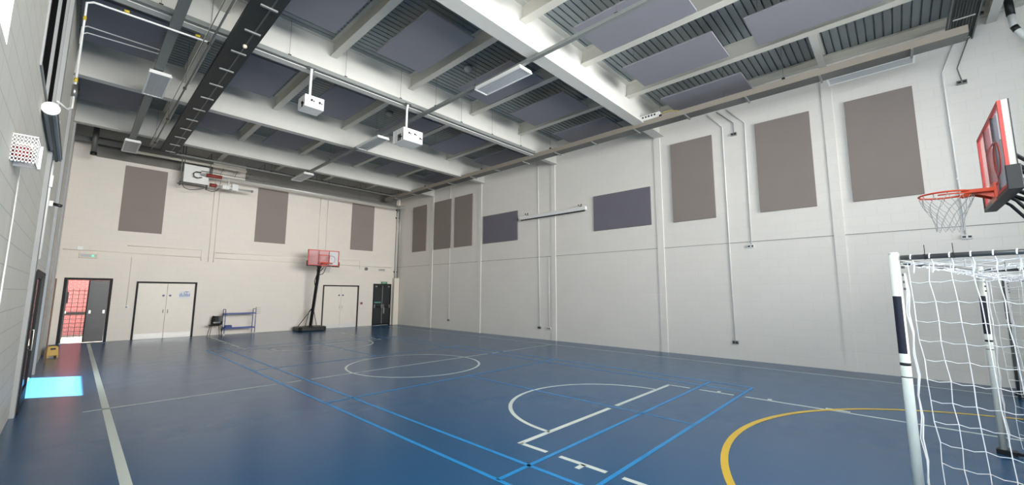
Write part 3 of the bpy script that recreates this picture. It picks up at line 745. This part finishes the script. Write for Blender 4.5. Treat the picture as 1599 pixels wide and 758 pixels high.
for k in range(8): b_.box(0, .143, -.02, -.012, k*.032, k*.032+.012)
b_.build('front_guard', M['white'], t)
b_ = MB()
for k in range(10): b_.box(.137, .143, -.012+k*.03, -.006+k*.03, 0, .23)
for k in range(8): b_.box(.137, .143, -.012, .27, k*.032, k*.032+.010)
b_.build('side_guard', M['white'], t)
plab(MB().box(.01, .10, .03, .22, .05, .16).build('alarm_body', M['red'], t, .01), 'red alarm body')
MB().box(.002, .16, .24, .26, .01, .22).build('back_plate', M['white'], t)
t = thing('roller_blind', 'long grey roller blind casing with white end cap high on left wall', 'blind', (XL, 7.3, 3.90))
MB().box(.02, .13, 0, 2.6, 0, .13).build('casing', M['bronze'], t, .01)
plab(MB().tube([(.075, -.03, .07), (.075, -.001, .07)], .08, 20).build('end_cap', M['white'], t), 'white round end cap')
MB().box(.131, .136, 0.02, 2.58, .03, .05).build('slot', M['black'], t)
MB().box(.06, .09, 0.02, 2.58, -.02, -.001).build('bottom_bar', M['black'], t)
t = thing('conduit', 'pale vertical conduit on left wall below the white guard cage', 'conduit')
MB().tube([(XL+.02, 5.9, 2.97), (XL+.02, 5.9, .3)], .006, 8).build('pipe', M['white'], t)

# ================================================================== BASKETBALL STANDS
def hoop_stand(label, loc, rz, zb, H, W, group):
    """local: board front face at y=0 facing +y, base behind at -y"""
    t = thing('basketball_stand', label, 'basketball hoop', loc, rz, group)
    zt = zb+H
    bd = MB().box(-W/2+.03, W/2-.03, -.02, -.008, zb+.03, zt-.03).build('backboard', M['board'], t)
    # red tinted thirds
    plab(MB().box(W/6+.012, W/2-.04, -.0075, -.006, zb+.04, zt-.04).build('tinted_section', M['red_clear'], bd), 'red tinted section')
    plab(MB().box(-W/6+.01, W/6, -.0075, -.006, zb+.04, zt-.04).build('tinted_section', M['red_clear'], bd), 'red tinted section')
    f_ = MB(); q = .035
    f_.box(-W/2, W/2, -.025, .0, zt-q, zt); f_.box(-W/2, W/2, -.025, .0, zb, zb+q); f_.box(-W/2, -W/2+q, -.025, .0, zb+q, zt-q); f_.box(W/2-q, W/2, -.025, .0, zb+q, zt-q)
    plab(f_.build('board_edging', M['red'], bd), 'red board edging')
    g_ = MB(); s = .022; a = .26; z0 = zb+.12; z1 = z0+.42*H/.8
    g_.box(-a, a, -.005, -.003, z1-.03, z1); g_.box(-a, a, -.005, -.003, z0, z0+.03); g_.box(-a, -a+.03, -.005, -.003, z0+.03, z1-.03); g_.box(a-.03, a, -.005, -.003, z0+.03, z1-.03)
    g_.build('target_square', M['red'], bd)
    c_ = MB(); n = 28
    c_.tube([(-.34+.17*math.cos(2*PI*k/n), -.004, zb+.42*H+.17*math.sin(2*PI*k/n)) for k in range(n)], .008, 5, True)
    c_.build('ball_emblem', M['brick_red'], bd)
    fr = MB(); fr.box(-W/6-.010, -W/6+.010, -.05, -.001, zb+.002, zt-.002); fr.box(W/6-.010, W/6+.010, -.05, -.001, zb+.002, zt-.002)
    fr.box(-W/2+.02, W/2-.02, -.07, -.026, zb+.0, zb+.03)
    fr.build('support_frame', M['black_metal'], t)
    fe = MB(); fe.box(-W/2, -W/2+.012, -.07, -.026, zb+.2, zt); fe.box(W/2-.012, W/2, -.07, -.026, zb+.2, zt)
    fe.build('side_channel', M['cream_steel'], t)
    MB().box(-W/2-.003, -W/2+.012, -.078, -.0705, zb+.2, zt).build('side_edge', M['black'], t); MB().box(W/2-.012, W/2+.003, -.078, -.0705, zb+.2, zt).build('side_edge', M['black'], t)
    pd = MB()
    pd.box(-W/2-.02, W/2+.02, -.09, .012, zb-.045, zb-.001)
    for sx in (-1, 1): pd.box(min(sx*(W/2+.002), sx*(W/2+.035)), max(sx*(W/2+.002), sx*(W/2+.035)), -.09, .012, zb-.045, zb+.20)
    plab(pd.build('corner_padding', M['black'], t, .006), 'black corner padding')
    # rim
    zr = zb+.10; cy = .15+.225
    rm = MB(); n = 36
    rm.tube([(.225*math.cos(2*PI*k/n), cy+.225*math.sin(2*PI*k/n), zr) for k in range(n)], .010, 8, True)
    rm.tube([(.225*math.cos(2*PI*k/n)*.98, cy+.225*.98*math.sin(2*PI*k/n), zr-.03) for k in range(16, 33)], .008, 6)
    rm.prism([(-.13, .012), (.13, .012), (.16, .26), (.06, .17), (-.06, .17), (-.16, .26)], 'z', zr-.03, zr+.008)
    rm.prism([(.012, zr-.10), (.012, zr+.006), (.17, zr-.002), (.17, zr-.03)], 'x', -.085, -.075)
    rm.prism([(.012, zr-.10), (.012, zr+.006), (.17, zr-.002), (.17, zr-.03)], 'x', .075, .085)
    rm.box(-.13, .13, .001, .02, zr-.14, zr+.06)
    rim = rm.build('rim', M['orange'], t)
    hk = MB()
    for k in range(12):
        a_ = 2*PI*k/12; hk.tube([(.225*math.cos(a_), cy+.225*math.sin(a_), zr-.008), (.21*math.cos(a_), cy+.21*math.sin(a_), zr-.028), (.225*math.cos(a_), cy+.225*math.sin(a_), zr-.036)], .004, 5)
    hk.build('hooks', M['orange'], rim)
    nt = MB(); L = .40; rr = [.222, .20, .165, .135, .115, .11]
    lv = len(rr)
    def npnt(k, j, tw):
        a_ = 2*PI*(k+(.5 if j % 2 else 0)*1+tw)/12
        return Vector((rr[j]*math.cos(a_)+.01*math.sin(7*k+j), cy+rr[j]*math.sin(a_), zr-.03-L*j/(lv-1)-.012*math.sin(3*k+2*j)))
    for k in range(12):
        for j in range(lv-1):
            if j % 2 == 0: A = npnt(k, j, 0); B1 = npnt(k, j+1, 0); B2 = npnt(k-1, j+1, 0)
            else: A = npnt(k, j, 0); B1 = npnt(k, j+1, 0); B2 = npnt(k+1, j+1, 0)
            for B_ in (B1, B2): nt.tube([A, (A+B_)/2+Vector((0, 0, -.008)), B_], .0028, 4)
    nt.build('net', M['net_grey'], t)
    # lift arms
    ya, zp = -.48, zb+.05
    ar = MB()
    for sx in (-.17, .17):
        ar.tube([(sx, -.05, zb+.62*H), (sx*.5, ya, zp+.02)], .02, 4)
        ar.tube([(sx, -.05, zb+.42*H), (sx*.5, ya-.03, zp-.12)], .02, 4)
        ar.tube([(sx, -.05, zb+.10), (sx*.5, ya-.02, zp-.28)], .022, 4)
        ar.box(sx-.02, sx+.02, -.08, -.04, zb+.05, zb+.7*H)
    ar.build('lift_arms', M['black_metal'], t)
    ln = MB(); ln.tube([(0, ya+.05, zp-.1), (.0, ya-.45, zp-.75), (0, ya-.35, zp-.95)], .018, 8)
    for sx in (-.12, .12): ln.tube([(sx*.4, ya+.0, zp-.45), (sx, ya+.14, zp-.42), (sx*1.2, ya+.26, zp-.30), (sx*1.3, ya+.36, zp-.12), (sx*1.3, -.05, zb+.0)], .016, 6)
    ln.build('adjuster', M['black_metal'], t)
    po = MB(); po.tube([(0, ya+.03, zp+.05), (0, ya-.10, zp-.6), (0, -1.08, .20)], .075, 4)
    po.box(-.09, .09, -1.2, -.98, .17, .22)
    po.build('pole', M['black_metal'], t)
    for sx in (-1, 1):
        MB().tube([(sx*.03, -.93, 1.02), (sx*.42, -1.45, .18)], .016, 8).build('brace', M['black_metal'], t)
    MB().tube([(0, -.90, 1.1), (.15, -.95, .9), (.3, -.90, .2)], .012, 8).build('brace', M['black_metal'], t)
    bs = MB(); bs.prism([(-.62, -1.5), (-.45, -1.62), (.45, -1.62), (.62, -1.5), (.62, -.80), (.48, -.66), (-.48, -.66), (-.62, -.80)], 'z', .0, .19)
    bs.build('base', M['black'], t, .03, 3)
    for sx in (-.45, .45): MB().tube([(sx-.02, -.70, .045), (sx+.02, -.70, .045)], .044, 14).build('wheel', M['black'], t)
    return t
hoop_stand('portable basketball stand with red backboard at the far end wall', (7.68, 19.02, 0), PI, 2.98, .70, 1.38, 'portable basketball stands')
hoop_stand('near portable basketball stand seen from the side beside the net goal', (6.87, -.86, 0), 0, 2.84, .87, 1.47, 'portable basketball stands')

# ================================================================== GOALS
def goal(label, loc, rz, group, seed, wid=3.0, net=True):
    """local: left post at origin, right post at +x, faces +y, depth to -y"""
    rnd = random.Random(seed)
    t = thing('futsal_goal', label, 'goal', loc, rz, group)
    Hh = 2.1; dt, db = .70, .72
    for x in (0, wid):
        po = MB().tube([(x, 0, .04), (x, 0, Hh)], .032, 20).build('post', M['goal_white'], t)
        st = MB(); q_ = [(x+.0328*math.cos(math.radians(a)), .0328*math.sin(math.radians(a))) for a in range(95, 231, 9)]
        for i_ in range(len(q_)-1): st.quad([(q_[i_][0], q_[i_][1], 1.33), (q_[i_+1][0], q_[i_+1][1], 1.33), (q_[i_+1][0], q_[i_+1][1], 1.77), (q_[i_][0], q_[i_][1], 1.77)])
        plab(st.build('sticker', M['navy'], po), 'dark navy sticker')
        MB().tube([(x, 0, 1.24), (x, 0, 1.262)], .0328, 20).build('band', M['black'], po); MB().tube([(x, 0, 1.15), (x, 0, 1.158)], .0328, 20).build('band', M['black'], po)
        MB().tube([(x, 0, Hh), (x, 0, Hh+.015)], .034, 20, r2=.025).build('end_cap', M['white'], po)
        sx = .03 if x == 0 else -.03
        for z in (2.0, 1.94, 1.885, 1.83): MB().box(x+min(sx, 2.0*sx), x+max(sx, 2.0*sx), -.045, -.03, z-.012, z+.006).build('net_hook', M['goal_grey'], po)
        MB().tube([(x, -.04, Hh-.03), (x, -dt, Hh-.03), (x, -dt-.04, Hh-.06), (x, -db, .55), (x, -db, .03), (x, -.04, .03)], .019, 12).build('side_tube', M['goal_grey'], t)
        MB().box(x-.05, x+.05, -.10, .05, 0, .05).build('foot', M['black'], t)
    MB().tube([(.04, 0, Hh-.05), (wid-.04, 0, Hh-.05)], .022, 12).build('crossbar', M['goal_grey'], t)
    MB().tube([(0, -dt-.02, Hh-.03), (wid, -dt-.02, Hh-.03)], .016, 10).build('rear_top_bar', M['goal_grey'], t)
    MB().tube([(0, -db, .03), (wid, -db, .03)], .018, 10).build('ground_bar', M['goal_grey'], t)
    # upright cable ties
    b_ = MB()
    for (x, y) in ((0, -.18), (0, -.33), (wid, -.2)): b_.box(x-.019, x+.019, y-.004, y+.004, Hh-.05, Hh-.01); b_.box(x-.002, x+.002, y-.002, y+.002, Hh-.011, Hh+.06)
    b_.build('cable_ties', M['black'], t)
    # nets: side nets, back net, top net
    def sheet(o_, u, v, nu, nv, bulge, name, wob=.012, rad=.0027, bul=Vector((0, 0, 0))):
        b2 = MB(); G = []
        for i in range(nu+1):
            row = []
            for j in range(nv+1):
                s_, q_ = i/nu, j/nv
                p = o_+u*s_+v*q_
                if 0 < i < nu or 0 < j < nv:
                    p = p+Vector((rnd.uniform(-wob, wob), rnd.uniform(-wob, wob), rnd.uniform(-wob, wob)))
                p = p+bul*(math.sin(PI*s_)*math.sin(PI*q_))
                row.append(p)
            G.append(row)
        sag = .012
        for i in range(nu+1):
            for j in range(nv+1):
                if i < nu:
                    a, c_ = G[i][j], G[i+1][j]; b2.tube([a, (a+c_)/2-Vector((0, 0, sag)), c_], rad, 4)
                if j < nv:
                    a, c_ = G[i][j], G[i][j+1]; b2.tube([a, (a+c_)/2, c_], rad*1.2, 4)
        return b2.build(name, M['net'], t)
    for x in (0, wid):
        s = .03 if x == 0 else -.03
        sheet(Vector((x+s, -.07, 2.03)), Vector((-s*.5, -dt+.02, 0)), Vector((s, -.08, -1.92)), 6, 13, 0, 'side_net', .009, bul=Vector((s*.8, 0, 0)))
        lp = MB()
        for k in range(8):
            y = -.10-.105*k
            lp.tube([(x-.02, y, Hh-.045), (x-.018, y, Hh-.02), (x, y, Hh-.009), (x+.018, y, Hh-.02), (x+.02, y, Hh-.045), (x+s*.8, y-.01, Hh-.09), (x+s, y, Hh-.15)], .0045, 5)
        lp.build('net_ties', M['net'], t)
        ed = MB(); pts_ = []
        for k in range(13):
            z = 1.95-k*.155; pts_.append((x+s*(1.1+.35*(k % 2)), -.045-.012*(k % 2), z))
        ed.tube(pts_, .0055, 6); ed.tube([(p_[0]-.006, p_[1]+.012*math.sin(i_), p_[2]) for i_, p_ in enumerate(pts_)], .004, 5)
        ed.build('net_edge_cord', M['net'], t)
    sheet(Vector((.03, -dt-.02, 2.04)), Vector((wid-.06, 0, 0)), Vector((0, -.12, -1.98)), 24, 13, 0, 'back_net', bul=Vector((0, -.12, 0)))
    sheet(Vector((.03, -.03, 2.03)), Vector((wid-.06, 0, 0)), Vector((0, -dt+.03, 0)), 20, 4, 0, 'top_net', .02, .0026, bul=Vector((0, 0, -.10)))
    return t
goal('near white futsal goal with net, its left post closest to the camera', (4.45, .01, 0), math.radians(-14), 'white futsal goals', 3)
goal('second white futsal goal behind the first, beside the right wall', (12.03, -1.45, 0), math.radians(-97), 'white futsal goals', 5)

# ================================================================== FLOOR ITEMS
# school chair
t = thing('school_chair', 'black plastic school chair with tapered legs against end wall', 'chair', (4.03, 20.22, 0), math.radians(-22))
sh = MB()
def shell(prof, halfw, th=.012, hole=None):
    rows = []
    for (y, z, hw) in prof:
        rows.append([(x*hw, y-.03*(abs(x)**2)*(1 if z > .5 else 0)*-1, z+.012*(abs(x)**3)) for x in (-1, -.6, -.3, .3, .6, 1)])
    V = [p_ for r_ in rows for p_ in r_]; nn = 6; Fs = []
    for i in range(len(rows)-1):
        for j in range(nn-1):
            if hole and i in hole and j in (1, 2, 3): continue
            Fs.append((i*nn+j, i*nn+j+1, (i+1)*nn+j+1, (i+1)*nn+j))
    return V, Fs
prof = [(-.22, .43, .19), (-.16, .445, .205), (.0, .435, .21), (.14, .43, .205), (.19, .455, .20), (.205, .50, .20), (.215, .56, .20), (.225, .66, .19), (.235, .75, .175), (.24, .785, .165)]
V, Fs = shell(prof, .2, hole=(5,))
sh._f(V, Fs); o = sh.build('seat_shell', M['black'], t); so = o.modifiers.new('solid', 'SOLIDIFY'); so.thickness = .010
for (x, y0, y1) in ((-.17, -.15, -.22), (.17, -.15, -.22), (-.17, .13, .22), (.17, .13, .22)):
    MB().tube([(x*.85, y0, .425), (x*1.22, y1, .0)], .011, 8).build('leg', M['brown'], t)
MB().tube([(-.15, -.15, .42), (.15, -.15, .42)], .010, 8).build('cross_bar', M['brown'], t)
MB().tube([(-.15, .13, .415), (.15, .13, .415)], .010, 8).build('cross_bar', M['brown'], t)
# blue trolley
t = thing('storage_trolley', 'blue two-shelf tubular trolley against the end wall beside the chair', 'trolley', (4.86, 20.22, 0))
for sx in (-.56, .52):
    MB().tube([(sx, -.2, .08), (sx, -.2, 1.02), (sx+.0, -.16, 1.06), (sx, .16, 1.06), (sx, .2, 1.02), (sx, .2, .08)], .014, 10).build('end_frame', M['blue'], t)
for z, nm in ((.27, 'lower_shelf'), (.86, 'upper_shelf')):
    b_ = MB(); b_.box(-.56, .52, -.21, -.19, z, z+.04); b_.box(-.56, .52, .19, .21, z, z+.04); b_.box(-.56, -.54, -.19, .19, z, z+.04); b_.box(.50, .52, -.19, .19, z, z+.04)
    for k in range(5): b_.box(-.54, .50, -.16+k*.075, -.15+k*.075, z+.01, z+.02)
    b_.build(nm, M['blue'], t)
for sx in (-.56, .52):
    for sy in (-.2, .2):
        c0 = MB().tube([(sx-.015, sy, .045), (sx+.015, sy, .045)], .044, 14).build('castor', M['white_plastic'], t)
b_ = MB()
for z in (.86, .94, 1.02, 1.10): b_.tube([(.53, -.15, z), (.72, -.15, z+.01)], .006, 6)
b_.box(.525, .54, -.17, -.13, .82, 1.14)
plab(b_.build('peg_rack', M['galv'], t), 'pale pegs on the right end')
t = thing('small_bin', 'small dark blue plastic box on the left of trolley lower shelf', 'box', (4.46, 20.20, .311))
b_ = MB(); b_.box(-.11, .11, -.12, .12, 0, .01); b_.box(-.11, -.10, -.12, .12, .01, .10); b_.box(.10, .11, -.12, .12, .01, .10); b_.box(-.10, .10, -.12, -.11, .01, .10); b_.box(-.10, .10, .11, .12, .01, .10)
b_.build('box_body', M['blue_bin'], t)
# yellow floor blower
t = thing('floor_blower', 'yellow plastic floor blower standing at foot of the left wall', 'blower', (-.27, 16.8, 0), math.radians(12))
b_ = MB(); b_.prism([(-.12, .05), (.12, .05), (.10, .28), (.06, .31), (-.06, .31), (-.10, .28)], 'y', -.12, .12); b_.build('body', M['ochre'], t, .015)
MB().box(-.06, .06, -.05, .05, .311, .325).build('handle', M['black'], t)
MB().box(-.05, .05, -.124, -.121, .21, .26).build('outlet', M['black'], t)
b_ = MB()
for sx in (-.10, .08): b_.box(sx, sx+.03, -.12, .12, 0, .05)
b_.build('feet', M['ochre'], t)
tag(MB().box(XL+.11, XL+.14, 15.6, 15.75, 0, 2.1).build('cable_cover', M['brown']), 'narrow brown vertical strip on the left wall near the blower', 'cover')
